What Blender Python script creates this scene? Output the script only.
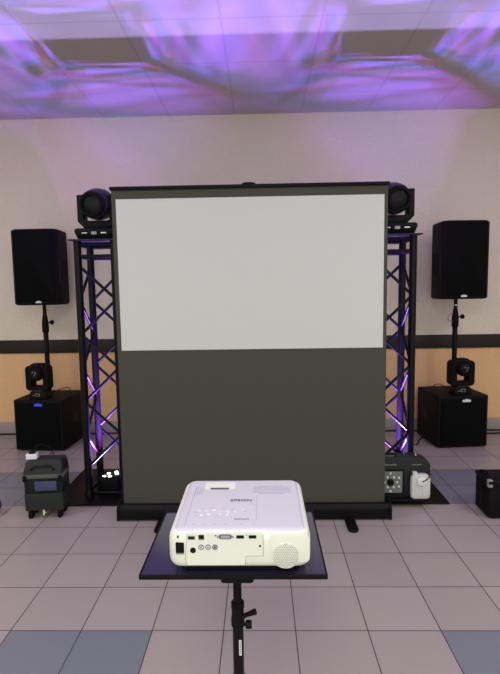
import bpy, bmesh, math, random
from mathutils import Vector, Matrix
random.seed(3)
S = bpy.context.scene; C = S.collection; PI = math.pi; R = math.radians
for o in list(bpy.data.objects): bpy.data.objects.remove(o)

# ---------------------------------------------------------------- camera
H = 1.42
cd = bpy.data.cameras.new('camera'); cam = bpy.data.objects.new('camera', cd); C.objects.link(cam)
cd.sensor_fit = 'VERTICAL'; cd.sensor_height = 24; cd.lens = 490.82 / 674 * 24; cd.clip_start = .02
p, yw, rl = .0985, .0225, -.0154
F = Vector((-math.sin(yw)*math.cos(p), math.cos(yw)*math.cos(p), -math.sin(p)))
r0 = Vector((math.cos(yw), math.sin(yw), 0)); u0 = r0.cross(F)
RR = r0*math.cos(rl) + u0*math.sin(rl); UU = u0*math.cos(rl) - r0*math.sin(rl)
M = Matrix((RR, UU, -F)).transposed().to_4x4(); M.translation = (0, 0, H); cam.matrix_world = M
S.camera = cam
# ---------------------------------------------------------------- world, exposure
w = bpy.data.worlds.new('world'); S.world = w; w.use_nodes = True
w.node_tree.nodes['Background'].inputs[0].default_value = (.92, .96, .90, 1)
w.node_tree.nodes['Background'].inputs[1].default_value = 1.35
S.view_settings.view_transform = 'Standard'; S.view_settings.look = 'None'
S.view_settings.gamma = 1; S.view_settings.use_curve_mapping = False; S.view_settings.exposure = -.16

def area(name, loc, sx, sy, power, col, rot=(0, 0, 0)):
    l = bpy.data.lights.new(name, 'AREA'); l.shape = 'RECTANGLE'; l.size = sx; l.size_y = sy
    l.energy = power; l.color = col
    o = bpy.data.objects.new(name, l); C.objects.link(o); o.location = loc; o.rotation_euler = rot
    return o
# fluorescent panels of the room, on the ceiling above and behind the camera
WARM = (1.0, .97, .88)
area('ceiling_lamp', (-.25, .35, 3.02), .6, 1.2, 16, WARM)
area('ceiling_lamp', (-.25, -1.4, 3.02), .6, 1.2, 80, WARM)
area('ceiling_lamp', (2.6, 1.4, 3.02), .6, 1.2, 46, WARM)
area('ceiling_lamp', (-3.0, 1.4, 3.02), .6, 1.2, 46, WARM)

def spot(name, loc, col, power, size=R(120), blend=.35, rad=.004, rot=(PI, 0, 0), edge=None):
    l = bpy.data.lights.new(name, 'SPOT'); l.energy = power; l.color = col; l.spot_size = size
    l.spot_blend = blend; l.shadow_soft_size = rad
    o = bpy.data.objects.new(name, l); C.objects.link(o); o.location = loc; o.rotation_euler = rot
    return o
LED = [((.20, .10, 1), 1.1), ((1, .06, .55), .30), ((.55, .48, 1), .3), ((.46, .07, 1), .95), ((.05, .16, 1), .9)]
PAR = ((-1.070, 3.335), (.850, 3.335))
LEDPOS = ((-.040, -.035), (-.023, .018), (0, -.035), (.022, .045), (.036, .010))
PARPOW = 250
for cx, cy in PAR:
    for (c, k), (dx, dy) in zip(LED, LEDPOS):
        spot('led_beam', (cx+dx, cy+dy, .142), c, PARPOW*k, R(83), 1.0, .007, rot=(PI+R(4), -R(9) if cx < 0 else R(9), 0))
# added lamps of unknown source with a straight barn door: they wash the ceiling in front of the trusses
def barn(name, loc, col, power):
    o = spot(name, loc, col, power, R(165), .15, .004)
    l = o.data; l.use_nodes = True; nt = l.node_tree; N = nt.nodes; L = nt.links
    em = N['Emission']
    tc = N.new('ShaderNodeTexCoord'); sp = N.new('ShaderNodeSeparateXYZ'); L.new(tc.outputs['Normal'], sp.inputs[0])
    # local Y of the lamp (rotated by 180 deg about X) points to the back wall's opposite side
    mr = N.new('ShaderNodeMapRange'); mr.inputs['From Min'].default_value = -.012; mr.inputs['From Max'].default_value = .012
    L.new(sp.outputs['Y'], mr.inputs['Value'])
    ab = N.new('ShaderNodeMath'); ab.operation = 'ABSOLUTE'; L.new(sp.outputs['Z'], ab.inputs[0])
    mx = N.new('ShaderNodeMath'); mx.operation = 'MAXIMUM'; L.new(ab.outputs[0], mx.inputs[0]); mx.inputs[1].default_value = .3
    pw = N.new('ShaderNodeMath'); pw.operation = 'POWER'; L.new(mx.outputs[0], pw.inputs[0]); pw.inputs[1].default_value = -3.0
    ml = N.new('ShaderNodeMath'); ml.operation = 'MULTIPLY'; L.new(pw.outputs[0], ml.inputs[0]); L.new(mr.outputs[0], ml.inputs[1])
    L.new(ml.outputs[0], em.inputs['Strength'])
    return o
barn('added_ceiling_wash', (-1.08, 3.31, 2.16), (.54, .46, 1), 14)
barn('added_ceiling_wash', (.88, 3.31, 2.16), (.54, .46, 1), 14)

# ---------------------------------------------------------------- materials
def mat(name, col, rough=.5, metal=0, emit=None, es=0, bump=0, bs=200, spec=.5, var=0, trans=0, coat=0):
    m = bpy.data.materials.new(name); m.use_nodes = True; nt = m.node_tree; N = nt.nodes; L = nt.links
    b = N['Principled BSDF']
    b.inputs['Base Color'].default_value = (*col, 1); b.inputs['Roughness'].default_value = rough
    b.inputs['Metallic'].default_value = metal; b.inputs['Specular IOR Level'].default_value = spec
    if trans: b.inputs['Transmission Weight'].default_value = trans
    if coat: b.inputs['Coat Weight'].default_value = coat; b.inputs['Coat Roughness'].default_value = .15
    if emit: b.inputs['Emission Color'].default_value = (*emit, 1); b.inputs['Emission Strength'].default_value = es
    tc = N.new('ShaderNodeTexCoord'); n = N.new('ShaderNodeTexNoise'); n.inputs['Scale'].default_value = bs
    n.inputs['Detail'].default_value = 3; L.new(tc.outputs['Object'], n.inputs['Vector'])
    v = N.new('ShaderNodeMix'); v.data_type = 'RGBA'; v.inputs['A'].default_value = (*[c*(1-var) for c in col], 1)
    v.inputs['B'].default_value = (*[min(1, c*(1+var)) for c in col], 1)
    L.new(n.outputs['Fac'], v.inputs['Factor']); L.new(v.outputs['Result'], b.inputs['Base Color'])
    if bump:
        bp = N.new('ShaderNodeBump'); bp.inputs['Strength'].default_value = bump; bp.inputs['Distance'].default_value = .002
        L.new(n.outputs['Fac'], bp.inputs['Height']); L.new(bp.outputs[0], b.inputs['Normal'])
    return m
MAT = dict(
    black=mat('black_plastic', (.0045, .0045, .005), .5, var=.15, spec=.13),
    soft=mat('black_texture', (.005, .005, .0055), .7, spec=.12, bump=.25, bs=400, var=.2),
    grille=mat('grille_mesh', (.0025, .003, .003), .7, spec=.08, bump=.5, bs=500, var=.3),
    wood=mat('sub_paint', (.0055, .0045, .0045), .65, spec=.15, bump=.3, bs=500, var=.2),
    metal=mat('black_powdercoat', (.006, .006, .007), .35, spec=.14, var=.1),
    lens=mat('lens_glass', (.004, .004, .006), .3, spec=.2),
    chrome=mat('chrome', (.6, .6, .62), .2, metal=1),
    plate=mat('steel_plate', (.007, .006, .007), .4, spec=.18, var=.2),
    alu=mat('dark_frame', (.022, .022, .025), .4, spec=.25, var=.1),
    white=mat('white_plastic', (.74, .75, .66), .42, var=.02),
    wtop=mat('white_lid_violet_sheen', (.60, .58, .64), .3, var=.02, coat=.25),  # body's white plastic, with the violet ceiling reflection put into the colour
    grey=mat('grey_plastic', (.25, .26, .25), .5),
    ink=mat('grey_ink', (.10, .10, .12), .6),
    pale=mat('pale_ink', (.34, .34, .40), .6),
    mark=mat('white_mark', (.75, .75, .75), .5),
    screenw=mat('screen_white', (.60, .62, .58), .85, var=.01),
    screenb=mat('screen_black', (.060, .058, .044), .75, var=.06, spec=.3),
    tray=mat('tray_black_blue_sheen', (.020, .018, .050), .25, var=.05, coat=.5),  # blue of the ceiling's reflection is put into the dark base colour
    case=mat('case_grey', (.022, .024, .023), .55, spec=.2, bump=.1, var=.15),
    cased=mat('case_dark', (.008, .012, .012), .5, spec=.2),
    caseb=mat('case_band', (.085, .090, .078), .5),
    bluel=mat('blue_label', (.05, .05, .13), .35),
    bottle=mat('bottle_plastic', (.62, .62, .60), .3, var=.03),
    bluelit=mat('blue_lit_logo', (.02, .02, .2), .5, emit=(.06, .10, 1), es=.5),
    led=mat('led_white', (.9, .9, .9), .4, emit=(.95, .95, 1), es=6),
    leds=mat('led_lens', (.7, .72, .7), .25),
    panel=mat('perforated_panel', (.16, .18, .16), .5, bump=.6, bs=300, var=.4),
    blue=mat('blue_rubber', (.02, .015, .08), .4),
    purple=mat('violet_cover', (.012, .009, .040), .4, spec=.3),
    red=mat('red_cord', (.25, .06, .04), .6),
    brass=mat('cream_latch', (.6, .58, .42), .4),
)

# ---------------------------------------------------------------- mesh tools
class MB:
    def __init__(s): s.v = []; s.f = []
    def add(s, vs, fs):
        n = len(s.v); s.v += [tuple(v) for v in vs]; s.f += [tuple(i+n for i in f) for f in fs]; return s
    def box(s, c, d, m=None):
        x, y, z = c; a, b, e = d[0]/2, d[1]/2, d[2]/2
        vs = [Vector((x+i*a, y+j*b, z+k*e)) for i in (-1, 1) for j in (-1, 1) for k in (-1, 1)]
        if m: vs = [m @ v for v in vs]
        return s.add(vs, [(0, 1, 3, 2), (4, 6, 7, 5), (0, 4, 5, 1), (2, 3, 7, 6), (0, 2, 6, 4), (1, 5, 7, 3)])
    def loft(s, rings, cap=True):
        n = len(rings[0]); vs = [v for r in rings for v in r]; fs = []
        for k in range(len(rings)-1):
            for i in range(n):
                j = (i+1) % n; fs.append((k*n+i, k*n+j, (k+1)*n+j, (k+1)*n+i))
        if cap: fs.append(tuple(reversed(range(n)))); fs.append(tuple((len(rings)-1)*n+i for i in range(n)))
        return s.add(vs, fs)
    def tube(s, pts, r, n=12, closed=False):
        pts = [Vector(q) for q in pts]; rings = []; up = None
        for i, q in enumerate(pts):
            if closed: t = pts[(i+1) % len(pts)] - pts[i-1]
            else: t = pts[min(i+1, len(pts)-1)] - pts[max(i-1, 0)]
            t.normalize()
            if up is None: up = t.orthogonal().normalized()
            up = (up - t*up.dot(t)).normalized(); b = t.cross(up)
            rr = r[i] if isinstance(r, (list, tuple)) else r
            rings.append([q + (up*math.cos(2*PI*k/n) + b*math.sin(2*PI*k/n))*rr for k in range(n)])
        if closed: rings.append(rings[0]); return s.loft(rings, False)
        return s.loft(rings)
    def cyl(s, a, b, r, n=24): return s.tube([a, b], r, n)
    def lathe(s, prof, ax='Z', c=(0, 0, 0), n=32, m=None):
        rings = []
        for rad, h in prof:
            ring = []
            for k in range(n):
                a = 2*PI*k/n; u, v = rad*math.cos(a), rad*math.sin(a)
                q = {'Z': (u, v, h), 'Y': (u, h, -v), 'X': (h, u, v)}[ax]
                q = Vector(q)
                if m: q = m @ q
                ring.append(q + Vector(c))
            rings.append(ring)
        return s.loft(rings)
    def rr(s, w, d, r, n=6):
        r = min(r, w/2-1e-4, d/2-1e-4); o = []
        for cx, cy, a0 in ((w/2-r, d/2-r, 0), (-w/2+r, d/2-r, 90), (-w/2+r, -d/2+r, 180), (w/2-r, -d/2+r, 270)):
            for k in range(n+1):
                a = R(a0+90*k/n); o.append((cx+r*math.cos(a), cy+r*math.sin(a)))
        return o
    def rbox(s, c, w, d, h, rc=.01, rt=.004, rb=None, n=5, tilt=None, m=None):
        """vertical rounded box: rc corner radius in plan, rt/rb radius of top and bottom edges; c = centre of base"""
        rb = rt if rb is None else rb; rings = []
        prof = [(rb*(1-math.cos(R(90*k/4))) , rb*(1-math.sin(R(90*k/4)))) for k in range(5)]
        levels = [(rb*(1-math.sin(R(90*k/4))), rb*(1-math.cos(R(90*k/4)))) for k in range(5)]
        levels += [(rt*(1-math.cos(R(90*k/4))), h-rt*(1-math.sin(R(90*k/4)))) for k in range(5)]
        for ins, z in levels:
            ring = []
            for x, y in s.rr(w-2*ins, d-2*ins, max(rc-ins, .0005), n):
                zz = z + (tilt(x, y)*z/h if tilt else 0)
                q = Vector((x, y, zz))
                if m: q = m @ q
                ring.append(q + Vector(c))
            rings.append(ring)
        return s.loft(rings)
    def prism(s, poly, a, b, ax='Y'):
        """poly in the plane normal to ax, extruded from a to b"""
        f = {'Y': lambda u, v, t: (u, t, v), 'X': lambda u, v, t: (t, u, v), 'Z': lambda u, v, t: (u, v, t)}[ax]
        return s.loft([[Vector(f(u, v, a)) for u, v in poly], [Vector(f(u, v, b)) for u, v in poly]])
    def mesh(s, name):
        me = bpy.data.meshes.new(name); me.from_pydata(s.v, [], s.f); bm = bmesh.new(); bm.from_mesh(me)
        bmesh.ops.recalc_face_normals(bm, faces=bm.faces); bm.to_mesh(me); bm.free()
        return me
    def build(s, name, m, parent=None, bevel=0, smooth=True, loc=None):
        me = s.mesh(name); me.materials.append(MAT[m] if isinstance(m, str) else m)
        o = bpy.data.objects.new(name, me); C.objects.link(o)
        if parent: o.parent = parent
        if loc: o.location = loc
        if bevel:
            bm = bmesh.new(); bm.from_mesh(me)
            es = [e for e in bm.edges if e.is_manifold and e.calc_face_angle(0) > R(25)]
            bmesh.ops.bevel(bm, geom=es, offset=bevel, segments=2, profile=.5, affect='EDGES', clamp_overlap=True)
            bm.to_mesh(me); bm.free()
        if smooth:
            for q in me.polygons: q.use_smooth = True
            me.set_sharp_from_angle(angle=R(38))
        return o
def tag(o, label, cat, group=None):
    o['label'] = label; o['category'] = cat
    if group: o['group'] = group
    return o
def thing(name, label, cat, loc, rz=0, group=None):
    o = bpy.data.objects.new(name, None); C.objects.link(o); o.location = loc; o.rotation_euler.z = rz
    o.empty_display_size = .1
    return tag(o, label, cat, group)
def dup(root, label, loc, rz=0):
    r = root.copy(); C.objects.link(r); r.location = loc; r.rotation_euler.z = rz; r['label'] = label
    for ch in list(root.children):
        c = ch.copy(); C.objects.link(c); c.parent = r
        for g in ch.children:
            d = g.copy(); C.objects.link(d); d.parent = c
    return r
def text(name, body, size, m, parent, loc, rot=(PI/2, 0, 0), ext=.0003, bold=0, sx=1, align='CENTER'):
    cu = bpy.data.curves.new(name, 'FONT'); cu.body = body; cu.size = size; cu.extrude = ext; cu.align_x = align
    cu.align_y = 'CENTER'; cu.offset = bold; cu.resolution_u = 3
    t = bpy.data.objects.new(name, cu); C.objects.link(t)
    me = bpy.data.meshes.new_from_object(t); bpy.data.objects.remove(t)
    me.materials.clear(); me.materials.append(MAT[m])
    o = bpy.data.objects.new(name, me); C.objects.link(o); o.parent = parent; o.location = loc; o.rotation_euler = rot; o.scale.x = sx
    return o
def strokes(name, n, wd, ht, m, parent, loc, rot=(PI/2, 0, 0)):
    # print too small to read in the photograph: a row of small uneven strokes
    b = MB(); rnd = random.Random(n*7+1); st = wd/n
    for k in range(n):
        x = -wd/2 + st*(k+.5); q = ht*rnd.uniform(.7, 1)
        b.box((x-st*.22, 0, 0), (st*.24, q, .0005)); b.box((x+st*.05, (rnd.random()-.5)*ht*.6, 0), (st*.5, ht*.22, .0005))
    o = b.build(name, m, parent, smooth=False); o.location = loc; o.rotation_euler = rot
    return o
def struct(name, mb, m, **k):
    o = mb.build(name, m, **k); o['kind'] = 'structure'; return o

# ---------------------------------------------------------------- room
def nodes(m):
    return m.node_tree.nodes, m.node_tree.links, m.node_tree.nodes['Principled BSDF']
def math_(N, L, op, a, b=None):
    n = N.new('ShaderNodeMath'); n.operation = op
    for i, q in enumerate((a, b)):
        if q is None: continue
        if isinstance(q, (int, float)): n.inputs[i].default_value = q
        else: L.new(q, n.inputs[i])
    return n.outputs[0]
def blank(name):
    m = bpy.data.materials.new(name); m.use_nodes = True; return m
T = .2999; TX, TY = -.1719, 2.2157
def floor_mat():
    m = blank('floor_tiles'); N, L, b = nodes(m)
    g = N.new('ShaderNodeNewGeometry'); sp = N.new('ShaderNodeSeparateXYZ'); L.new(g.outputs['Position'], sp.inputs[0])
    u = math_(N, L, 'DIVIDE', math_(N, L, 'SUBTRACT', sp.outputs['X'], TX), T)
    v = math_(N, L, 'DIVIDE', math_(N, L, 'SUBTRACT', sp.outputs['Y'], TY), T)
    def grout(q):
        fr = math_(N, L, 'FRACT', q); return math_(N, L, 'MINIMUM', fr, math_(N, L, 'SUBTRACT', 1, fr))
    d = math_(N, L, 'MINIMUM', grout(u), grout(v))
    gl = N.new('ShaderNodeMapRange'); gl.inputs['From Min'].default_value = .005; gl.inputs['From Max'].default_value = .0095
    gl.inputs['To Min'].default_value = 1; gl.inputs['To Max'].default_value = 0; L.new(d, gl.inputs['Value'])
    # random tone per tile
    fl = N.new('ShaderNodeCombineXYZ'); L.new(math_(N, L, 'FLOOR', u), fl.inputs[0]); L.new(math_(N, L, 'FLOOR', v), fl.inputs[1])
    wn = N.new('ShaderNodeTexWhiteNoise'); wn.noise_dimensions = '2D'; L.new(fl.outputs[0], wn.inputs['Vector'])
    tone = math_(N, L, 'ADD', math_(N, L, 'MULTIPLY', wn.outputs['Value'], .10), .95)
    # blue-grey inserts: a two tile band across the room and two-tile blocks repeating every six tiles in front of it
    def between(q, a, c): return math_(N, L, 'MULTIPLY', math_(N, L, 'GREATER_THAN', q, a), math_(N, L, 'LESS_THAN', q, c))
    band = between(v, 3, 5)
    um = math_(N, L, 'MODULO', math_(N, L, 'ADD', u, 63), 6)
    blk = math_(N, L, 'MULTIPLY', math_(N, L, 'LESS_THAN', um, 2), between(v, -3, -1))
    bl = math_(N, L, 'MAXIMUM', band, blk)
    mx = N.new('ShaderNodeMix'); mx.data_type = 'RGBA'; mx.inputs['A'].default_value = (.36, .315, .305, 1)
    mx.inputs['B'].default_value = (.185, .200, .232, 1); L.new(bl, mx.inputs['Factor'])
    ns = N.new('ShaderNodeTexNoise'); ns.inputs['Scale'].default_value = 260; ns.inputs['Detail'].default_value = 2
    L.new(g.outputs['Position'], ns.inputs['Vector'])
    tone2 = math_(N, L, 'MULTIPLY', tone, math_(N, L, 'ADD', math_(N, L, 'MULTIPLY', ns.outputs['Fac'], .16), .92))
    vm = N.new('ShaderNodeVectorMath'); vm.operation = 'SCALE'; L.new(mx.outputs['Result'], vm.inputs[0]); L.new(tone2, vm.inputs['Scale'])
    m2 = N.new('ShaderNodeMix'); m2.data_type = 'RGBA'; L.new(gl.outputs[0], m2.inputs['Factor']); L.new(vm.outputs[0], m2.inputs['A'])
    m2.inputs['B'].default_value = (.045, .038, .045, 1); L.new(m2.outputs['Result'], b.inputs['Base Color'])
    rg = N.new('ShaderNodeMapRange'); rg.inputs['To Min'].default_value = .34; rg.inputs['To Max'].default_value = .8
    L.new(gl.outputs[0], rg.inputs['Value']); L.new(rg.outputs[0], b.inputs['Roughness'])
    bp = N.new('ShaderNodeBump'); bp.inputs['Strength'].default_value = .4; bp.inputs['Distance'].default_value = .002
    L.new(math_(N, L, 'SUBTRACT', 1, gl.outputs[0]), bp.inputs['Height']); L.new(bp.outputs[0], b.inputs['Normal'])
    return m
def wall_mat(two):
    m = blank('wall_paint'); N, L, b = nodes(m)
    g = N.new('ShaderNodeNewGeometry'); sp = N.new('ShaderNodeSeparateXYZ'); L.new(g.outputs['Position'], sp.inputs[0])
    ns = N.new('ShaderNodeTexNoise'); ns.inputs['Scale'].default_value = 55; ns.inputs['Detail'].default_value = 5
    L.new(g.outputs['Position'], ns.inputs['Vector'])
    up = N.new('ShaderNodeMix'); up.data_type = 'RGBA'; up.inputs['A'].default_value = (.74, .665, .53, 1); up.inputs['B'].default_value = (.86, .78, .63, 1)
    L.new(ns.outputs['Fac'], up.inputs['Factor'])
    lo = N.new('ShaderNodeMix'); lo.data_type = 'RGBA'; lo.inputs['A'].default_value = (.78, .48, .23, 1); lo.inputs['B'].default_value = (.88, .57, .29, 1)
    L.new(ns.outputs['Fac'], lo.inputs['Factor'])
    mx = N.new('ShaderNodeMix'); mx.data_type = 'RGBA'; L.new(math_(N, L, 'GREATER_THAN', sp.outputs['Z'], .88), mx.inputs['Factor'])
    L.new(lo.outputs['Result'], mx.inputs['A']); L.new(up.outputs['Result'], mx.inputs['B']); L.new(mx.outputs['Result'], b.inputs['Base Color'])
    b.inputs['Roughness'].default_value = .8
    bp = N.new('ShaderNodeBump'); bp.inputs['Strength'].default_value = .8; bp.inputs['Distance'].default_value = .010
    L.new(ns.outputs['Fac'], bp.inputs['Height']); L.new(bp.outputs[0], b.inputs['Normal'])
    return m
CZ = 3.04
def ceil_mat():
    m = blank('ceiling_panels'); N, L, b = nodes(m)
    g = N.new('ShaderNodeNewGeometry'); sp = N.new('ShaderNodeSeparateXYZ'); L.new(g.outputs['Position'], sp.inputs[0])
    u = math_(N, L, 'DIVIDE', math_(N, L, 'SUBTRACT', sp.outputs['X'], -.2187), .6136)
    v = math_(N, L, 'DIVIDE', math_(N, L, 'SUBTRACT', sp.outputs['Y'], 2.5388), .5835)
    def e(q):
        fr = math_(N, L, 'FRACT', q); return math_(N, L, 'MINIMUM', fr, math_(N, L, 'SUBTRACT', 1, fr))
    d = math_(N, L, 'MINIMUM', e(u), e(v))
    gl = N.new('ShaderNodeMapRange'); gl.inputs['From Min'].default_value = .009; gl.inputs['From Max'].default_value = .016
    gl.inputs['To Min'].default_value = 1; gl.inputs['To Max'].default_value = 0; L.new(d, gl.inputs['Value'])
    ns = N.new('ShaderNodeTexNoise'); ns.inputs['Scale'].default_value = 3; L.new(g.outputs['Position'], ns.inputs['Vector'])
    c1 = N.new('ShaderNodeMix'); c1.data_type = 'RGBA'; c1.inputs['A'].default_value = (.42, .40, .41, 1); c1.inputs['B'].default_value = (.50, .48, .49, 1)
    L.new(ns.outputs['Fac'], c1.inputs['Factor'])
    mx = N.new('ShaderNodeMix'); mx.data_type = 'RGBA'; L.new(gl.outputs[0], mx.inputs['Factor'])
    L.new(c1.outputs['Result'], mx.inputs['A']); mx.inputs['B'].default_value = (.40, .37, .39, 1)
    L.new(mx.outputs['Result'], b.inputs['Base Color']); b.inputs['Roughness'].default_value = .62
    return m
W = 4.764
struct('floor', MB().box((0, 1.4, -.05), (10.4, 6.9, .1)), floor_mat(), smooth=False)
struct('ceiling', MB().box((0, 1.4, CZ+.03), (10.4, 6.9, .06)), ceil_mat(), smooth=False)
WM = wall_mat(1)
struct('wall_back', MB().box((0, W+.05, CZ/2), (10.4, .1, CZ)), WM, smooth=False)
struct('wall_left', MB().box((-5.15, 1.4, CZ/2), (.1, 6.9, CZ)), WM, smooth=False)
struct('wall_right', MB().box((5.15, 1.4, CZ/2), (.1, 6.9, CZ)), WM, smooth=False)
struct('trim_1', MB().box((0, W-.010, .883), (10.2, .02, .130)), mat('rail_paint', (.022, .017, .013), .55, spec=.3, var=.1), bevel=.003)
struct('baseboard_back', MB().box((0, W-.006, .062), (10.2, .012, .124)), mat('skirting_tile', (.36, .32, .30), .45, var=.06), bevel=.002)
struct('trim_2', MB().box((0, W-.016, .006), (10.2, .032, .012)), mat('skirting_gap', (.012, .011, .012), .6))

# ---------------------------------------------------------------- projection screen
SX, SY = -.060, 2.93
t = thing('projection_screen', 'portable pull-up projection screen, white area above a tall black drop, between the trusses', 'projection screen', (SX, SY, 0))
hc = MB(); prof = [(-.050, .012), (.055, .012), (.055, .088), (.035, .108), (.018, .108), (.018, .085), (-.005, .085), (-.005, .100), (-.030, .100), (-.050, .075)]
hc.prism(prof, -.828, .828, 'X').build('housing', 'black', t, bevel=.003)
for s in (-1, 1): MB().prism([(-.054, .008), (.060, .008), (.060, .095), (.038, .114), (-.034, .106), (-.054, .08)], s*.828, s*.842, 'X').build('end_cap', 'black', t, bevel=.002)
for x in (-.555, .585):
    fo = MB().rbox((x, -.03, 0), .062, .34, .016, .028, .005).build('foot', 'black', t)
kn = MB().lathe([(.0, -.016), (.010, -.016), (.012, -.012), (.012, -.002), (.006, 0)], 'Y', (.30, -.05, .078)).build('latch_knob', 'chrome', t)
MB().box((0, .006, 1.02), (1.618, .004, 1.97)).build('black_fabric', 'screenb', t, smooth=False)
t2 = MB().box((.002, .0032, 1.505), (1.572, .0012, .896)).build('white_fabric', 'screenw', t, smooth=False)
t2['label'] = 'white projection surface'
MB().rbox((0, .006, 2.004), 1.636, .034, .020, .009, .005).build('top_bar', 'black', t)
MB().tube([(-.040, .006, 2.018), (-.034, .006, 2.028), (-.018, .006, 2.032), (.018, .006, 2.032), (.034, .006, 2.028), (.040, .006, 2.018)], .006).build('handle', 'metal', t)
MB().cyl((0, .035, .09), (0, .035, 1.1), .014).build('mast_lower', 'metal', t)
MB().cyl((0, .035, 1.1), (0, .035, 2.0), .010).build('mast_upper', 'alu', t)
MB().box((0, .028, 2.0), (.06, .03, .03)).build('mast_hook', 'black', t, bevel=.003)

# ---------------------------------------------------------------- trusses
TC = ((-1.070, 3.34), (.867, 3.34)); hw = .12; cr = .0245
def make_truss():
    t = thing('lighting_truss', 'left black box truss tower standing left of the projection screen', 'truss', (TC[0][0], TC[0][1], 0), 0, 'truss towers beside the screen')
    MB().rbox((0, .09, 0), .70, .66, .010, .01, .002).build('base_plate', 'plate', t)
    MB().rbox((0, 0, 1.745), .335, .335, .008, .006, .002).build('top_plate', 'alu', t)
    for sx in (-1, 1):
        for sy in (-1, 1):
            c = MB().cyl((sx*hw, sy*hw, .010), (sx*hw, sy*hw, 1.745), cr, 20).build('chord', 'metal', t)
            MB().lathe([(.030, .010), (.030, .06), (.0250, .068), (.0250, .07)], 'Z', (sx*hw, sy*hw, 0), 20).build('coupler', 'metal', c)
    for z in (.045, 1.645, 1.722):
        for a, b in (((-1, -1), (1, -1)), ((-1, 1), (1, 1)), ((-1, -1), (-1, 1)), ((1, -1), (1, 1))):
            MB().cyl((a[0]*hw, a[1]*hw, z), (b[0]*hw, b[1]*hw, z), .0125 if z > .1 else .010, 12).build('ring_tube', 'metal', t)
    half = .2275
    def zig(A, B, z0):
        z = z0; side = 0; zs = []
        while z < 1.62: zs.append((z, side)); z += half; side ^= 1
        for (za, sa), (zb, sb) in zip(zs, zs[1:]):
            pa = (A, B)[sa]; pb = (A, B)[sb]
            MB().cyl((pa[0]*hw, pa[1]*hw, za), (pb[0]*hw, pb[1]*hw, zb), .0098, 12).build('brace', 'metal', t)
    zig((-1, -1), (1, -1), .2235)           # front face
    zig((1, 1), (-1, 1), .2125)                     # rear face
    zig((-1, 1), (-1, -1), .22)                   # left face
    zig((1, 1), (1, -1), .22)                     # right face
    return t
truss = make_truss()
dup(truss, 'right black box truss tower standing right of the projection screen', (TC[1][0], TC[1][1], 0))

# ---------------------------------------------------------------- big moving heads
def yoke(t, w, zb, zt, th, dep, ch, mname='black', r=.02):
    o = [(-w/2, zt), (-w/2, zb+ch), (-w/2+ch, zb), (w/2-ch, zb), (w/2, zb+ch), (w/2, zt)]
    i = [(w/2-th, zt), (w/2-th, zb+ch+.012), (w/2-ch-.012, zb+th*1.35), (-w/2+ch+.012, zb+th*1.35), (-w/2+th, zb+ch+.012), (-w/2+th, zt)]
    b = MB(); n = 6
    P = o + i; vs = [Vector((x, -dep/2, z)) for x, z in P] + [Vector((x, dep/2, z)) for x, z in P]; m = 12; fs = []
    for k in range(5):
        a, c = k, k+1; d, e = 11-k-1, 11-k
        fs += [(a, c, d, e), (m+e, m+d, m+c, m+a)]
    for k in range(12):
        j = (k+1) % 12; fs.append((k, m+k, m+j, j))
    b.add(vs, fs)
    return b.build('yoke', mname, t, bevel=.005)
def make_big_head(label, loc, mirror=1):
    t = thing('moving_head_light', label, 'stage light', loc, 0, 'large moving heads on top of the trusses')
    base = MB()
    rings = []
    for z, ww, dd in ((0, .215, .17), (.008, .235, .19), (.050, .265, .215), (.066, .262, .212), (.072, .250, .20)):
        rings.append([Vector((x, y, z)) for x, y in base.rr(ww, dd, .02)])
    base.loft(rings); bo = base.build('base', 'black', t)
    MB().box((0, -.105, .040), (.034, .006, .020)).build('display', 'pale', bo, bevel=.002)
    MB().box((-.062, -.104, .041), (.034, .006, .006)).build('badge', 'mark', bo)
    MB().box((.062, -.104, .041), (.034, .006, .008)).build('badge', 'mark', bo)
    yoke(t, .252, .074, .295, .040, .09, .048)
    mtx = Matrix.Translation((0, 0, .238)) @ Matrix.Rotation(R(-mirror*2), 4, 'Z') @ Matrix.Rotation(R(10), 4, 'X')
    h = MB().lathe([(.02, .150), (.060, .145), (.090, .115), (.102, .06), (.104, 0), (.098, -.05), (.090, -.085), (.086, -.10)], 'Y', m=mtx).build('head', 'purple', t)
    h['label'] = 'violet-tinted rounded head shell'
    MB().lathe([(.076, -.095), (.081, -.10), (.081, -.125), (.072, -.135), (.060, -.135), (.056, -.120), (.02, -.119)], 'Y', m=mtx).build('lens_ring', 'soft', h)
    MB().lathe([(.001, -.128), (.03, -.127), (.054, -.121), (.054, -.118), (.001, -.118)], 'Y', m=mtx).build('lens', 'lens', h)
    for s in (-1, 1):
        MB().cyl((s*.088, 0, .238), (s*.112, 0, .238), .03).build('pivot', 'black', t)
    return t
make_big_head('large moving head light on top of the left truss', (-1.072, 3.31, 1.753), 1)
make_big_head('large moving head light on top of the right truss', (.880, 3.31, 1.753), -1)

# ---------------------------------------------------------------- LED par inside the truss feet
def make_par(label, loc):
    t = thing('led_par_light', label, 'stage light', loc, 0, 'LED floor pars inside the truss feet')
    b = MB().rbox((0, 0, 0), .15, .15, .115, .025, .006).build('housing', 'black', t)
    MB().lathe([(.066, .1145), (.070, .116), (.070, .121), (.064, .121), (.060, .1165)], 'Z').build('rim', 'metal', t)
    for x, y in LEDPOS:
        MB().lathe([(.011, .115), (.0125, .117), (.0125, .120), (.006, .1215), (.001, .122)], 'Z', (x, y, 0), 20).build('led', 'led', t)
    return t
make_par('square floor light with five glowing white lenses in the left truss foot', (PAR[0][0], PAR[0][1], .0105))
make_par('square floor light in the right truss foot behind the fog machine', (PAR[1][0], PAR[1][1], .0105))

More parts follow.
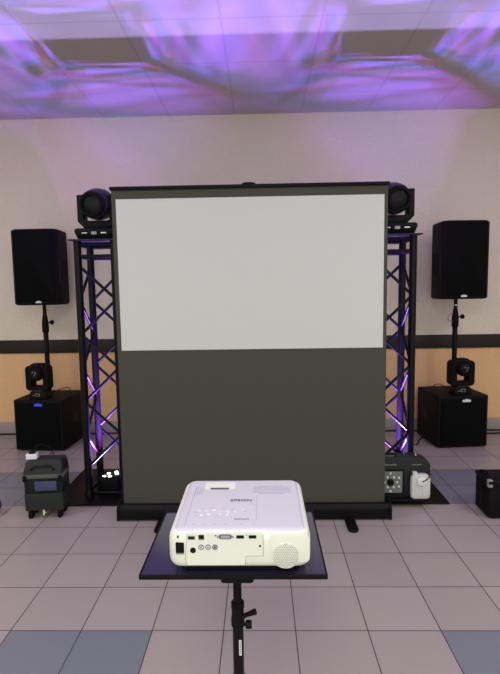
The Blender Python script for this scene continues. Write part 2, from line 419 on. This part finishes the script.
# ---------------------------------------------------------------- subwoofers
def logo(t, x, y, z, s, m, name='badge'):
    b = MB()
    b.prism([(x-s*.5, z-s*.05), (x-s*.38, z+s*.08), (x-s*.22, z-.0), (x-s*.18, z+s*.16), (x-s*.05, z+s*.06), (x, z+s*.24), (x+s*.05, z+s*.06), (x+s*.18, z+s*.16), (x+s*.22, z), (x+s*.38, z+s*.08), (x+s*.5, z-s*.05), (x+s*.42, z-s*.2), (x-s*.42, z-s*.2)], y-.003, y)
    return b.build(name, m, t, smooth=False)
def make_sub(label, loc, rz, lm, lx):
    t = thing('subwoofer', label, 'speaker', loc, rz, 'subwoofers on the floor by the wall')
    w, d, h = .455, .45, .464
    MB().rbox((0, d/2, .010), w, d, h-.010, .022, .008).build('cabinet', 'wood', t)
    MB().rbox((0, -.001, .030), w-.050, .016, h-.055, .006, .004).build('grille', 'grille', t)
    for sx in (-1, 1):
        MB().rbox((sx*(w/2-.0005), d*.52, .215), .006, .14, .075, .0025, .002).build('side_handle', 'black', t)
        for y in (.05, d-.05):
            MB().cyl((sx*(w/2-.05), y, 0), (sx*(w/2-.05), y, .012), .018).build('foot', 'soft', t)
    MB().cyl((0.0, .17, h-.002), (0.0, .17, h+.002), .03).build('pole_socket', 'black', t)
    e = MB().prism([(lx-.045, h-.020), (lx+.045, h-.020), (lx+.038, h-.048), (lx-.038, h-.048)], -.013, -.007).build('badge_plate', 'black', t)
    logo(e, lx, -.0135, h-.035, .078, lm, 'badge')
    return t
make_sub('left black subwoofer with a blue glowing logo, on the floor by the wall', (-1.988, 4.225, 0), R(-4), 'bluelit', .015)
make_sub('right black subwoofer with a white logo, on the floor by the wall', (1.752, 4.225, 0), R(5), 'mark', .02)
make_sub_y = 4.27

# ---------------------------------------------------------------- speaker poles
def make_pole(label, x, cord):
    y = 4.42; z0 = .4665
    t = thing('speaker_pole', label, 'speaker stand', (x, y, z0), 0, 'poles between subwoofer and speaker')
    MB().cyl((0, 0, 0), (0, 0, .70), .0215, 20).build('outer_tube', 'metal', t)
    MB().cyl((0, 0, .68), (0, 0, .834), .0165, 20).build('inner_tube', 'metal', t)
    MB().lathe([(.0225, .58), (.029, .59), (.030, .66), (.026, .695), (.020, .735), (.017, .745)], 'Z', n=20).build('collar', 'soft', t)
    k = MB().lathe([(.006, 0), (.006, .030), (.016, .032), (.020, .040), (.020, .056), (.014, .062), (.001, .062)], 'X', (.016, 0, .675), 20).build('knob', 'soft', t)
    if cord:
        c = MB(); c.tube([(-.02, -.01, .71), (-.05, -.015, .70), (-.075, -.02, .665), (-.062, -.02, .64), (-.035, -.018, .632), (-.020, -.012, .64)], .0025, 8)
        c.build('safety_cord', 'red', t)
        MB().lathe([(.0168, .775), (.0195, .775), (.0195, .783), (.0168, .783)], 'Z', n=20).build('lock_ring', 'chrome', t)
    return t
make_pole('left speaker pole with a round clamp knob, rising from the left subwoofer', -1.962, False)
make_pole('right speaker pole with silver ring and looped cord, rising from the right subwoofer', 1.738, True)

# ---------------------------------------------------------------- tall speakers
def make_speaker(label, loc, rz, lx):
    t = thing('loudspeaker', label, 'speaker', loc, rz, 'loudspeakers on poles')
    w, d, h = .410, .285, .664
    b = MB(); n = 14
    def outline(ins):
        wf, wb = w/2-ins, w/2-.012-ins
        y0, y1 = ins, d-ins
        return [(-wf+.03, y0), (wf-.03, y0), (wf, y0+.035), (wf, y0+.10), (wf-.006, d*.55), (wb, y1-.02), (wb-.02, y1), (-wb+.02, y1), (-wb, y1-.02), (-wf+.006, d*.55), (-wf, y0+.10), (-wf, y0+.035)]
    lv = [(.020, 0), (.008, .004), (0, .016), (0, .20), (.010, .202), (.010, .215), (.010, .39), (.010, .402), (0, .405), (0, h-.016), (.008, h-.004), (.020, h)]
    rings = []
    for ins, z in lv:
        o = outline(ins if z < .19 or z > .41 else 0)
        if .201 < z < .404:   # handle recess half way up the sides
            o = [(x*(1-.07) if 0.09 < y < d*.85 else x, y) for x, y in o]
        rings.append([Vector((x, y, z)) for x, y in o])
    b.loft(rings); b.build('cabinet', 'soft', t)
    g = MB(); rg = []
    for ins, y in ((0, .004), (0, -.004), (.004, -.008)):
        rg.append([Vector((x, y, z+h/2+.006)) for x, z in g.rr(w-.062-2*ins, h-.050-2*ins, .02)])
    g.loft(rg); g.build('grille', 'grille', t)
    logo(t, lx, -.008, .030, .055, 'mark')
    MB().cyl((.0, .15, -.002), (.0, .15, .004), .035).build('pole_socket', 'black', t)
    return t
make_speaker('left black loudspeaker on a pole, against the wall left of the truss', (-1.975, 4.285, 1.302), R(-1), .03)
make_speaker('right black loudspeaker on a pole, against the wall right of the truss', (1.750, 4.235, 1.302), R(3), -.02)

# ---------------------------------------------------------------- small moving heads on the subs
def make_small_head(label, loc, rz, tw):
    t = thing('mini_moving_head', label, 'stage light', loc, rz, 'mini moving heads on the subwoofers')
    b = MB(); rings = []
    for z, ww, dd in ((0, .165, .105), (.012, .172, .11), (.055, .150, .10), (.068, .140, .095)):
        rings.append([Vector((x, y, z)) for x, y in b.rr(ww, dd, .012)])
    b.loft(rings); bo = b.build('base', 'black', t)
    MB().box((.0, -.053, .040), (.042, .004, .026)).build('display', 'grey', bo, bevel=.002)
    MB().box((.0, -.0555, .040), (.030, .002, .016)).build('screen', 'black', bo)
    MB().box((-.036, -.053, .036), (.018, .003, .004)).build('badge', 'pale', bo)
    MB().box((0, 0, .071), (.05, .05, .008)).build('turntable', 'chrome', t)
    # rounded square frame (two arms joined below and above)
    fr = MB(); w, h, th = .208, .222, .050; z0 = .078
    so = [(x, z+z0+h/2) for x, z in fr.rr(w, h, .035)]; si = [(x, z+z0+h/2) for x, z in fr.rr(w-2*th, h-2*th+.030, .008)]
    n = len(so); D = .05
    vs = [Vector((x, -D, z)) for x, z in so] + [Vector((x, -D, z)) for x, z in si] + [Vector((x, D, z)) for x, z in so] + [Vector((x, D, z)) for x, z in si]
    fs = []
    for k in range(n):
        j = (k+1) % n
        fs += [(k, j, n+j, n+k), (2*n+k, 3*n+k, 3*n+j, 2*n+j), (k, 2*n+k, 2*n+j, j), (n+k, n+j, 3*n+j, 3*n+k)]
    fr.add(vs, fs); fr.build('yoke', 'soft', t, bevel=.003)
    mtx = Matrix.Translation((0, -.018, .238)) @ Matrix.Rotation(R(tw), 4, 'Z') @ Matrix.Rotation(R(4), 4, 'X')
    hd = MB().lathe([(.02, .075), (.05, .07), (.068, .03), (.074, -.02), (.071, -.050), (.060, -.062), (.048, -.062), (.046, -.052), (.001, -.050)], 'Y', m=mtx).build('head', 'black', t)
    MB().lathe([(.001, -.058), (.02, -.057), (.028, -.053), (.028, -.05), (.001, -.05)], 'Y', m=mtx).build('lens', 'lens', hd)
    rg = MB().lathe([(.028, -.052), (.031, -.060), (.037, -.060), (.041, -.052)], 'Y', m=mtx).build('lens_ring', 'alu', hd)
    for gx, gz in ((-.012, .012), (.014, .006), (.004, -.014)): MB().lathe([(.0001, -.062), (.006, -.061), (.008, -.057), (.008, -.05), (.0001, -.05)], 'Y', m=mtx @ Matrix.Translation((gx, 0, gz)), n=14).build('led', 'grey', hd)  # grey dots standing in for bright glints on the lens, not diodes
    cp = MB(); rc = []
    for ww, z in ((.14, z0+h-.004), (.125, z0+h+.010), (.09, z0+h+.018)):
        rc.append([Vector((x, y, z)) for x, y in cp.rr(ww, ww*.6, .02)])
    cp.loft(rc).build('top_cover', 'black', t)
    return t
make_small_head('small square moving head light standing on the left subwoofer', (-1.992, 4.305, .4665), R(-3), -10)
make_small_head('small square moving head light standing on the right subwoofer', (1.752, 4.305, .4665), R(5), 14)

# ---------------------------------------------------------------- fog machine and bottle
FX, FY = .82, 3.092
t = thing('fog_machine', 'dark grey fog machine with an LED panel at the foot of the right truss', 'fog machine', (FX, FY, .0105))
poly = [(-.25, .035), (.262, .035), (.262, .262), (.240, .292), (.165, .312), (-.185, .312), (-.25, .26)]
MB().prism(poly, 0, .098).build('housing', 'case', t, bevel=.004)
MB().rbox((.0, -.022, .032), .48, .05, .018, .005, .003).build('front_ledge', 'black', t)
for x in (-.2, .2): MB().cyl((x, .05, 0), (x, .05, .036), .02).build('foot', 'soft', t)
MB().rbox((-.015, .022, .311), .12, .03, .018, .004, .003).build('top_handle', 'black', t)
strokes('handle_lettering', 8, .070, .009, 'pale', t, (-.005, .0055, .320))
MB().box((.004, -.004, .150), (.180, .008, .166)).build('panel_frame', 'black', t, bevel=.003)
pn = MB().box((.004, -.009, .150), (.152, .004, .142)).build('led_panel', 'panel', t)
for k in range(12):
    a = 2*PI*(k % 6)/6 + (.0 if k < 6 else PI/6); rr_ = .040 if k < 6 else .062
    MB().lathe([(.0075, 0), (.0075, -.004), (.004, -.007), (.001, -.007)], 'Y', (.004+rr_*math.cos(a), -.011, .150+.95*rr_*math.sin(a)), 14).build('led', 'leds', pn)
MB().lathe([(.022, 0), (.022, -.006), (.014, -.008), (.001, -.008)], 'Y', (.004, -.011, .150), 20).build('nozzle', 'black', pn)
strokes('panel_lettering', 8, .090, .012, 'pale', t, (.0, -.0005, .262))
strokes('front_lettering', 6, .062, .012, 'pale', t, (.175, -.0005, .262))
MB().cyl((.178, .04, .305), (.178, .04, .320), .004).build('led_pin', 'mark', t)
t = thing('fluid_bottle', 'translucent white fluid bottle on the right front of the fog machine', 'bottle', (FX+.190, FY-.024, .0605))
b = MB(); rg = []
for z, ww, dd in ((0, .100, .030), (.008, .120, .038), (.03, .126, .040), (.125, .126, .040), (.145, .118, .036), (.160, .080, .030)):
    rg.append([Vector((x, y, z)) for x, y in b.rr(ww, dd, .016)])
b.loft(rg).build('body', 'bottle', t)
MB().rbox((.018, -.0205, .018), .022, .010, .095, .004, .004).build('grip', 'bottle', t)
MB().lathe([(.027, 0), (.030, -.004), (.030, -.014), (.022, -.017), (.001, -.017)], 'Y', (.002, -.018, .122)).build('cap', 'mark', t)
MB().tube([(.004, -.037, .122), (.020, -.040, .131), (.040, -.032, .142), (.054, -.020, .152), (.060, .018, .160)], .0032, 8).build('hose', 'black', t)
MB().rbox((-.036, .0, .150), .03, .028, .026, .005, .004).build('shoulder', 'bottle', t)

# ---------------------------------------------------------------- left trolley case
t = thing('equipment_case', 'dark grey wheeled case with a blue label, on the floor left of the left truss', 'case', (-1.372, 2.925, 0), R(5))
w, d = .238, .155
MB().rbox((0, d/2, .055), w-.004, d, .110, .010, .004).build('lower_shell', 'case', t)
MB().rbox((0, d/2+.003, .165), w-.004, d-.006, .100, .010, .002).build('middle_shell', 'cased', t)
MB().rbox((0, d/2, .262), w+.006, d+.004, .026, .010, .004).build('band', 'caseb', t)
lid = MB(); rings = []
for z, ww, dd, yo in ((.288, w, d, 0), (.30, w, d, 0), (.355, w-.018, d-.04, .018), (.365, w-.04, d-.06, .018)):
    rings.append([Vector((x, y+d/2+yo, z)) for x, y in lid.rr(ww, dd, .012)])
lid.loft(rings); lid_ = lid.build('lid', 'case', t)
hn = MB().tube([(-.07, .010, .312), (-.065, .002, .328), (-.045, .008, .342), (.045, .008, .342), (.065, .002, .328), (.07, .010, .312)], .006, 8).build('handle', 'cased', lid_)
MB().rbox((.018, -.003, .185), .135, .008, .060, .003, .003).build('label_plate', 'bluel', t)['label'] = 'blue-violet label'
for sx in (-1, 1):
    MB().rbox((sx*(w/2-.012), -.004, .245), .022, .010, .04, .003, .003).build('corner_clip', 'black', t)
    MB().rbox((sx*(w/2-.030), .03, 0), .028, .05, .058, .010, .008).build('wheel', 'soft', t)
    MB().rbox((sx*(w/2-.030), d-.04, 0), .028, .05, .058, .010, .008).build('wheel', 'soft', t)
MB().tube([(.0, -.006, .062), (.0, -.006, .03)], [.007, .006], 10).build('tag', 'brass', t)['label'] = 'cream tag'
MB().cyl((.0, -.006, .046), (.014, -.006, .046), .004, 10).build('tag_pin', 'brass', t)
MB().tube([(w/2-.005, .06, .30), (w/2+.012, .06, .32), (w/2+.012, .06, .355), (w/2-.02, .06, .364)], .006, 8).build('side_grip', 'black', t)

t = thing('power_adapter', 'white power adapter with a black plug on top of the wheeled case', 'adapter', (-1.462, 3.000, .3655), R(5))
MB().rbox((0, 0, 0), .070, .045, .034, .006, .004).build('body', 'mark', t)
pg = MB().rbox((0, 0, .0335), .038, .030, .016, .006, .004).build('plug', 'black', t)
MB().tube([(.0, .0, .048), (.02, .01, .075), (.06, .02, .085), (.10, .02, .06), (.11, .05, .02), (.085, .06, .006)], .003, 8).build('cord', 'black', pg)

# ---------------------------------------------------------------- right black case
t = thing('instrument_case', 'black case with corner fittings at the right edge, on the floor', 'case', (1.567, 2.89, 0), R(0))
MB().rbox((0, .095, .010), .40, .19, .232, .008, .006).build('body', 'soft', t)
MB().rbox((0, .095, .220), .41, .202, .020, .008, .004).build('rim', 'black', t)
for sx in (-1, 1):
    MB().rbox((sx*.192, .012, .200), .028, .030, .046, .006, .005).build('corner', 'grey', t)
    MB().rbox((sx*.160, .095, 0), .03, .16, .012, .004, .003).build('foot', 'soft', t)
MB().tube([(-.190, .165, .235), (-.185, .14, .254), (-.170, .10, .259), (-.162, .07, .236)], .010, 10).build('handle', 'black', t)
MB().rbox((-.2015, .09, .06), .006, .03, .13, .002, .002).build('side_latch', 'black', t)

# ---------------------------------------------------------------- blue coil at the left edge
b = MB()
for k in range(3):
    b.tube([(-1.745+.052*math.cos(a*PI/12), 2.985+.018*k-.02, .062+.052*math.sin(a*PI/12)) for a in range(24)], .0095, 8, closed=True)
tag(b.build('cable_coil', 'blue'), 'dark blue coil of cable standing at the left edge of the floor', 'cable')

# ---------------------------------------------------------------- cables
def cable(name, label, pts, r, m='black'):
    P = [Vector(q) for q in pts]; out = []
    for i in range(len(P)-1):
        a, b_, c, d_ = P[max(i-1, 0)], P[i], P[i+1], P[min(i+2, len(P)-1)]
        for k in range(8):
            s = k/8
            out.append(.5*((2*b_) + (c-a)*s + (2*a-5*b_+4*c-d_)*s*s + (3*b_-a-3*c+d_)*s**3))
    out.append(P[-1])
    return tag(MB().tube(out, r, 8).build(name, m), label, 'cable')
cable('power_cable', 'black cable on the floor right of the right subwoofer', [(2.02, 4.66, .007), (2.15, 4.63, .007), (2.4, 4.64, .007), (2.9, 4.6, .007), (3.4, 4.66, .007)], .007)
cable('power_cable', 'black cable running from the left truss base past the wheeled case', [(-1.455, 3.30, .005), (-1.50, 3.42, .005), (-1.62, 3.40, .005), (-1.75, 3.55, .005), (-1.8, 3.9, .005), (-1.84, 4.18, .005)], .004)
cable('signal_cable', 'thin cable looping behind the small light on the left subwoofer', [(-1.925, 4.385, .492), (-1.88, 4.42, .515), (-1.835, 4.46, .528), (-1.80, 4.48, .522), (-1.79, 4.50, .49), (-1.80, 4.60, .4705)], .0035)
cable('signal_cable', 'thin cable looping behind the small light on the right subwoofer', [(1.68, 4.392, .492), (1.66, 4.42, .51), (1.625, 4.45, .525), (1.59, 4.48, .515), (1.58, 4.50, .49), (1.60, 4.58, .4705)], .0035)
cable('signal_cable', 'short black cable end on the floor left of the right subwoofer', [(1.36, 4.30, .006), (1.41, 4.35, .006), (1.43, 4.42, .006), (1.50, 4.52, .006)], .005)

# ---------------------------------------------------------------- projector stand
PX = -.068; PZ = .812
t = thing('projector_stand', 'black tripod stand with a dark tray tinted blue by a painted reflection, carrying the white projector', 'stand', (PX+.0015, 1.141, 0))
w, d = .402, .306
tr = MB().rbox((0, 0, PZ-.006), w, d, .006, .004, .001).build('tray', 'tray', t)
for s in (-1, 1):
    MB().box((s*(w/2-.001), 0, PZ-.003), (.003, d, .011)).build('tray_lip', 'black', tr, bevel=.001)
    MB().box((0, s*(d/2-.001), PZ-.003), (w, .003, .011)).build('tray_lip', 'black', tr, bevel=.001)
MB().rbox((.008, -.01, PZ-.026), .072, .26, .019, .008, .003).build('bracket', 'black', t)
PYo = -.0
MB().cyl((0, PYo, .40), (0, PYo, PZ-.02), .0105, 24).build('inner_pole', 'black', t)
MB().cyl((0, PYo, .12), (0, PYo, .600), .0135, 24).build('outer_pole', 'metal', t)
cl = MB().lathe([(.0138, .588), (.0165, .591), (.0165, .610), (.0150, .613), (.0150, .635), (.0162, .638), (.0162, .650), (.0120, .653), (.0108, .654)], 'Z', (0, PYo, 0)).build('collar', 'soft', t)
MB().tube([(.010, PYo-.008, .616), (.026, PYo-.016, .629), (.044, PYo-.020, .639)], [.006, .0058, .0075], 12).build('clamp_lever', 'black', cl)
MB().lathe([(.004, .010), (.004, .018), (.0095, .020), (.0105, .026), (.0095, .034), (.001, .035)], 'X', (0, PYo-.004, .594), 20).build('knob', 'black', cl)
MB().box((.0055, PYo-.0132, .539), (.0062, .0012, .040)).build('label_strip', 'mark', t)['label'] = 'white lettered strip'
strokes('label_lettering', 7, .034, .0042, 'ink', t, (.0055, PYo-.0140, .539), rot=(PI/2, PI/2, 0))
MB().lathe([(.014, .40), (.028, .405), (.028, .44), (.014, .445)], 'Z', (0, PYo, 0)).build('leg_hub', 'soft', t)
MB().lathe([(.014, .13), (.022, .135), (.022, .155), (.014, .16)], 'Z', (0, PYo, 0)).build('brace_hub', 'soft', t)
for a in (-90, 30, 150):
    c, s = math.cos(R(a)), math.sin(R(a))
    lg = MB().cyl((.024*c, .024*s, .420), (.36*c, .36*s, .014), .009, 14).build('leg', 'metal', t)
    MB().lathe([(.012, 0), (.015, .004), (.013, .028), (.009, .034)], 'Z', (.362*c, .362*s, 0), 16).build('rubber_foot', 'soft', lg)
    MB().cyl((.020*c, .020*s, .145), (.20*c, .20*s, .207), .005, 10).build('brace', 'metal', t)

# ---------------------------------------------------------------- projector
bx, by, bz = -.052, .988, .8125
t = thing('projector', 'white projector with its connector panel facing us, on the tray of the stand', 'projector', (bx, by, bz))
w, d, h = .306, .290, .080
# body: bevelled plan, slightly lower towards the connector side
tl = lambda x, y: -.012*max(0, -y/(d/2))**1.0 if y < 0 else 0
zb = .016
bd = MB(); rings = []
def ring(z, ins, k=.030, yin=0):
    o = []
    for x, y in bd.rr(w-2*ins, d-2*ins, max(.004, k-ins)):
        o.append([x, y + d/2 + 0, z])
    return o
levels = [(zb, .012), (zb+.003, .006), (zb+.010, .0015), (zb+.020, 0), (zb+.060, 0), (zb+.069, .0015), (zb+.076, .005), (zb+.080, .011)]
for z, ins in levels:
    rg = ring(z, ins)
    rings.append([Vector((x, y, zb + (zz-zb)*(1-.04*(1-y/d)))) for x, y, zz in rg])
bd.loft(rings); body = bd.build('body', 'white', t)
ld = MB(); rings = []
for z, ins in ((zb+.079, .0115), (zb+.0815, .0135), (zb+.0835, .0175), (zb+.0845, .023)):
    rg = ring(z, ins)
    rings.append([Vector((x, y, zb + (zz-zb)*(1-.04*(1-y/d)))) for x, y, zz in rg])
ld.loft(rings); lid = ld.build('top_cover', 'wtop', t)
def topz(y): return zb + .0845*(1-.04*(1-y/d))
slope = math.atan(.0845*.04/d)
for x, y in ((-.12, .04), (.12, .04), (0, .24)): MB().cyl((x, y, 0), (x, y, .019), .010 if y < .1 else .014).build('foot', 'black', t)
MB().rbox((0, .03, .004), .24, .03, .016, .004, .003).build('underside', 'black', t)
# rear panel features (local y = 0 is the rear face)
K = .00218
def fx(px): return (px-241.5)*K
def fz(py): return zb + .001 + (570-py)*.00215
def port(name, px, py, pw, ph, m='black', parent=None, rc=.0006, dy=.0008):
    b = MB(); rg = []
    for y in (.004, -dy):
        rg.append([Vector((fx(px)+x, y, fz(py)+z)) for x, z in b.rr(pw*K, ph*K, rc, 3)])
    return b.loft(rg).build(name, m, parent or t)
def disc(name, px, py, r, m, parent=None, hy=.0012, seg=20, base=.004):
    return MB().lathe([(r, base), (r, -hy), (.0002, -hy)], 'Y', (fx(px), 0, fz(py)), seg).build(name, m, parent or t)
# recessed connector panel outline
b = MB()
pl = [(190, 566.5), (190, 534.3), (264.5, 534.3), (264.5, 557.5), (247.5, 557.5), (247.5, 566.5)]
b.prism([(fx(x), fz(y)) for x, y in pl], -.0004, .004)
pnl = b.build('connector_panel', 'white', t, smooth=False)
def seam(pts):
    return MB().tube([(fx(x), -.0005, fz(y)) for x, y in pts], .0005, 6)
seam([(264.9, 535), (264.9, 557.2), (248, 557.6), (247.2, 566.5)]).build('seam', 'grey', pnl)
seam([(190.2, 534.5), (190.2, 544), (189.0, 560), (190.5, 567)]).build('seam', 'grey', pnl)
a_ = port('power_inlet', 183.8, 548.5, 8.2, 10.5, 'black', rc=.0022, dy=.001)
port('inlet_edge', 183.8, 554.6, 8.0, 1.2, 'grey', a_, dy=.0014)
disc('lock_slot', 182, 537.5, .0018, 'black')
b1 = port('usb_port', 195.3, 538.2, 7.2, 3.8, 'grey', pnl, dy=.001); port('slot', 195.3, 538.4, 5.8, 2.4, 'black', b1, dy=.0014)
b1 = port('usb_port', 205.0, 538.0, 5.4, 5.0, 'black', pnl, dy=.001); port('slot', 205.0, 540.0, 4.4, 1.0, 'grey', b1, dy=.0014)
disc('remote_sensor', 196.6, 551.2, .0062, 'black')
for px, m in ((204.6, 'mark'), (211.3, 'mark'), (218.0, 'red')):
    j = disc('audio_jack', px, 548.0, .0058, 'ink', None, .0014); disc('inner_ring', px, 548.0, .0040, 'mark' if m == 'mark' else 'pale', j, .0018); disc('pin', px, 548.0, .0017, 'black', j, .0024)
v = port('vga_port', 228.3, 537.3, 12.2, 4.6, 'ink', pnl, rc=.004, dy=.0016); port('insert', 228.3, 537.3, 8.6, 2.8, 'pale', v, rc=.002, dy=.0022)
for px in (221.0, 235.6): disc('screw_post', px, 537.3, .0026, 'chrome', v, .002)
disc('screw', 219.0, 536.2, .0015, 'black')
for px in (242.6, 254.6):
    hdm = port('hdmi_port', px, 537.6, 7.4, 3.2, 'black', pnl, rc=.001, dy=.001)
disc('screw', 249, 536.0, .0010, 'black'); disc('screw', 261.8, 547.0, .0023, 'black')
# raised ventilation pad with the round perforated speaker
b = MB(); rg = []
for y, ins in ((.004, 0), (-.0006, 0), (-.0010, .001)):
    rg.append([Vector((fx(290.2)+x, y, fz(550.0)+z)) for x, z in b.rr(39*K-2*ins, 31*.00196-2*ins, .010, 5)])
pad = b.loft(rg).build('end_panel', 'white', t)
g = MB().lathe([(.0285, .0), (.0285, -.0016), (.0273, -.0022), (.0002, -.0022)], 'Y', (fx(286.6), 0, fz(556.8)), 40).build('speaker_grille', 'white', t)
dt = MB()
for i in range(-8, 9):
    for j in range(-8, 9):
        x = (i + .5*(j % 2))*.0042; z = j*.0037
        if x*x+z*z < .0265**2:
            dt.lathe([(.0011, -.0005), (.0011, -.0026), (.0001, -.0026)], 'Y', (fx(286.6)+x, 0, fz(556.8)+z), 6)
dt.build('grille_holes', 'ink', g, smooth=False)
# top details
def flat(name, x, y, ww, dd, m, hgt=.0005, rc=.001, parent=None):
    b = MB(); rg = []
    for z in (-.002, hgt):
        rg.append([Vector((x+a, y+b2, topz(y+b2)+z)) for a, b2 in b.rr(ww, dd, rc, 3)])
    return b.loft(rg).build(name, m, parent or lid)
TR = (slope, 0, 0)
text('maker_lettering', 'EPSON', .0150, 'ink', lid, (-.001, .150, topz(.150)+.0010), rot=TR, bold=0, sx=1.15)
strokes('model_lettering', 7, .034, .0055, 'ink', lid, (.004, .056, topz(.056)+.0010), rot=TR)
for k in range(7):
    flat('printed_line', .072+(.004 if k % 2 else 0), .222-.0075*k+.012, .095-(.03 if k in (0, 6) else 0), .0022, 'pale', .0002)
for k in range(4):
    flat('printed_line', -.118+.0055*k, .205, .0016, .060-.006*k, 'pale', .0002)
flat('panel_seam', .036, .115, .0012, .125, 'pale', .0001, .0004)
flat('panel_seam', -.1315+.012, .13, .0012, .20, 'pale', .0001, .0004)
# lens shutter slide and window at the far edge
fs = flat('lens_recess', -.058, .236, .078, .040, 'white', .0012, .006)
flat('slide', -.058, .2185, .048, .006, 'ink', .0022, .002, fs)
# button cluster
for x, y, r in ((-.062, .112, .005), (-.030, .104, .0045), (-.046, .094, .004), (-.072, .092, .004), (-.088, .088, .004), (-.095, .110, .003), (-.012, .106, .003), (-.080, .110, .003), (.004, .112, .003), (-.030, .088, .003)):
    y -= .012
    MB().lathe([(r, -.002), (r, .0010), (r*.7, .0016), (.0002, .0016)], 'Z', (x, y, topz(y)), 16).build('button', 'mark', lid)
for x, y in ((-.104, .104), (-.09, .120), (-.068, .121), (-.040, .119), (-.018, .116), (.010, .104), (-.055, .083), (-.080, .080), (-.100, .086)):
    flat('button_caption', x, y-.012, .010, .0018, 'pale', .0002)
for px in (195, 205, 216, 228, 243, 255):
    flat('port_caption', fx(px), .0235+.010, .007, .0015, 'pale', .0002, .0004)
# lens side
ln = MB().lathe([(.034, .268), (.034, .282), (.028, .284), (.026, .276), (.001, .275)], 'Y', (-.058, 0, .050)).build('lens_barrel', 'black', t)
MB().lathe([(.001, .281), (.018, .2795), (.0255, .276), (.0255, .274), (.001, .274)], 'Y', (-.058, 0, .050)).build('lens', 'lens', ln)
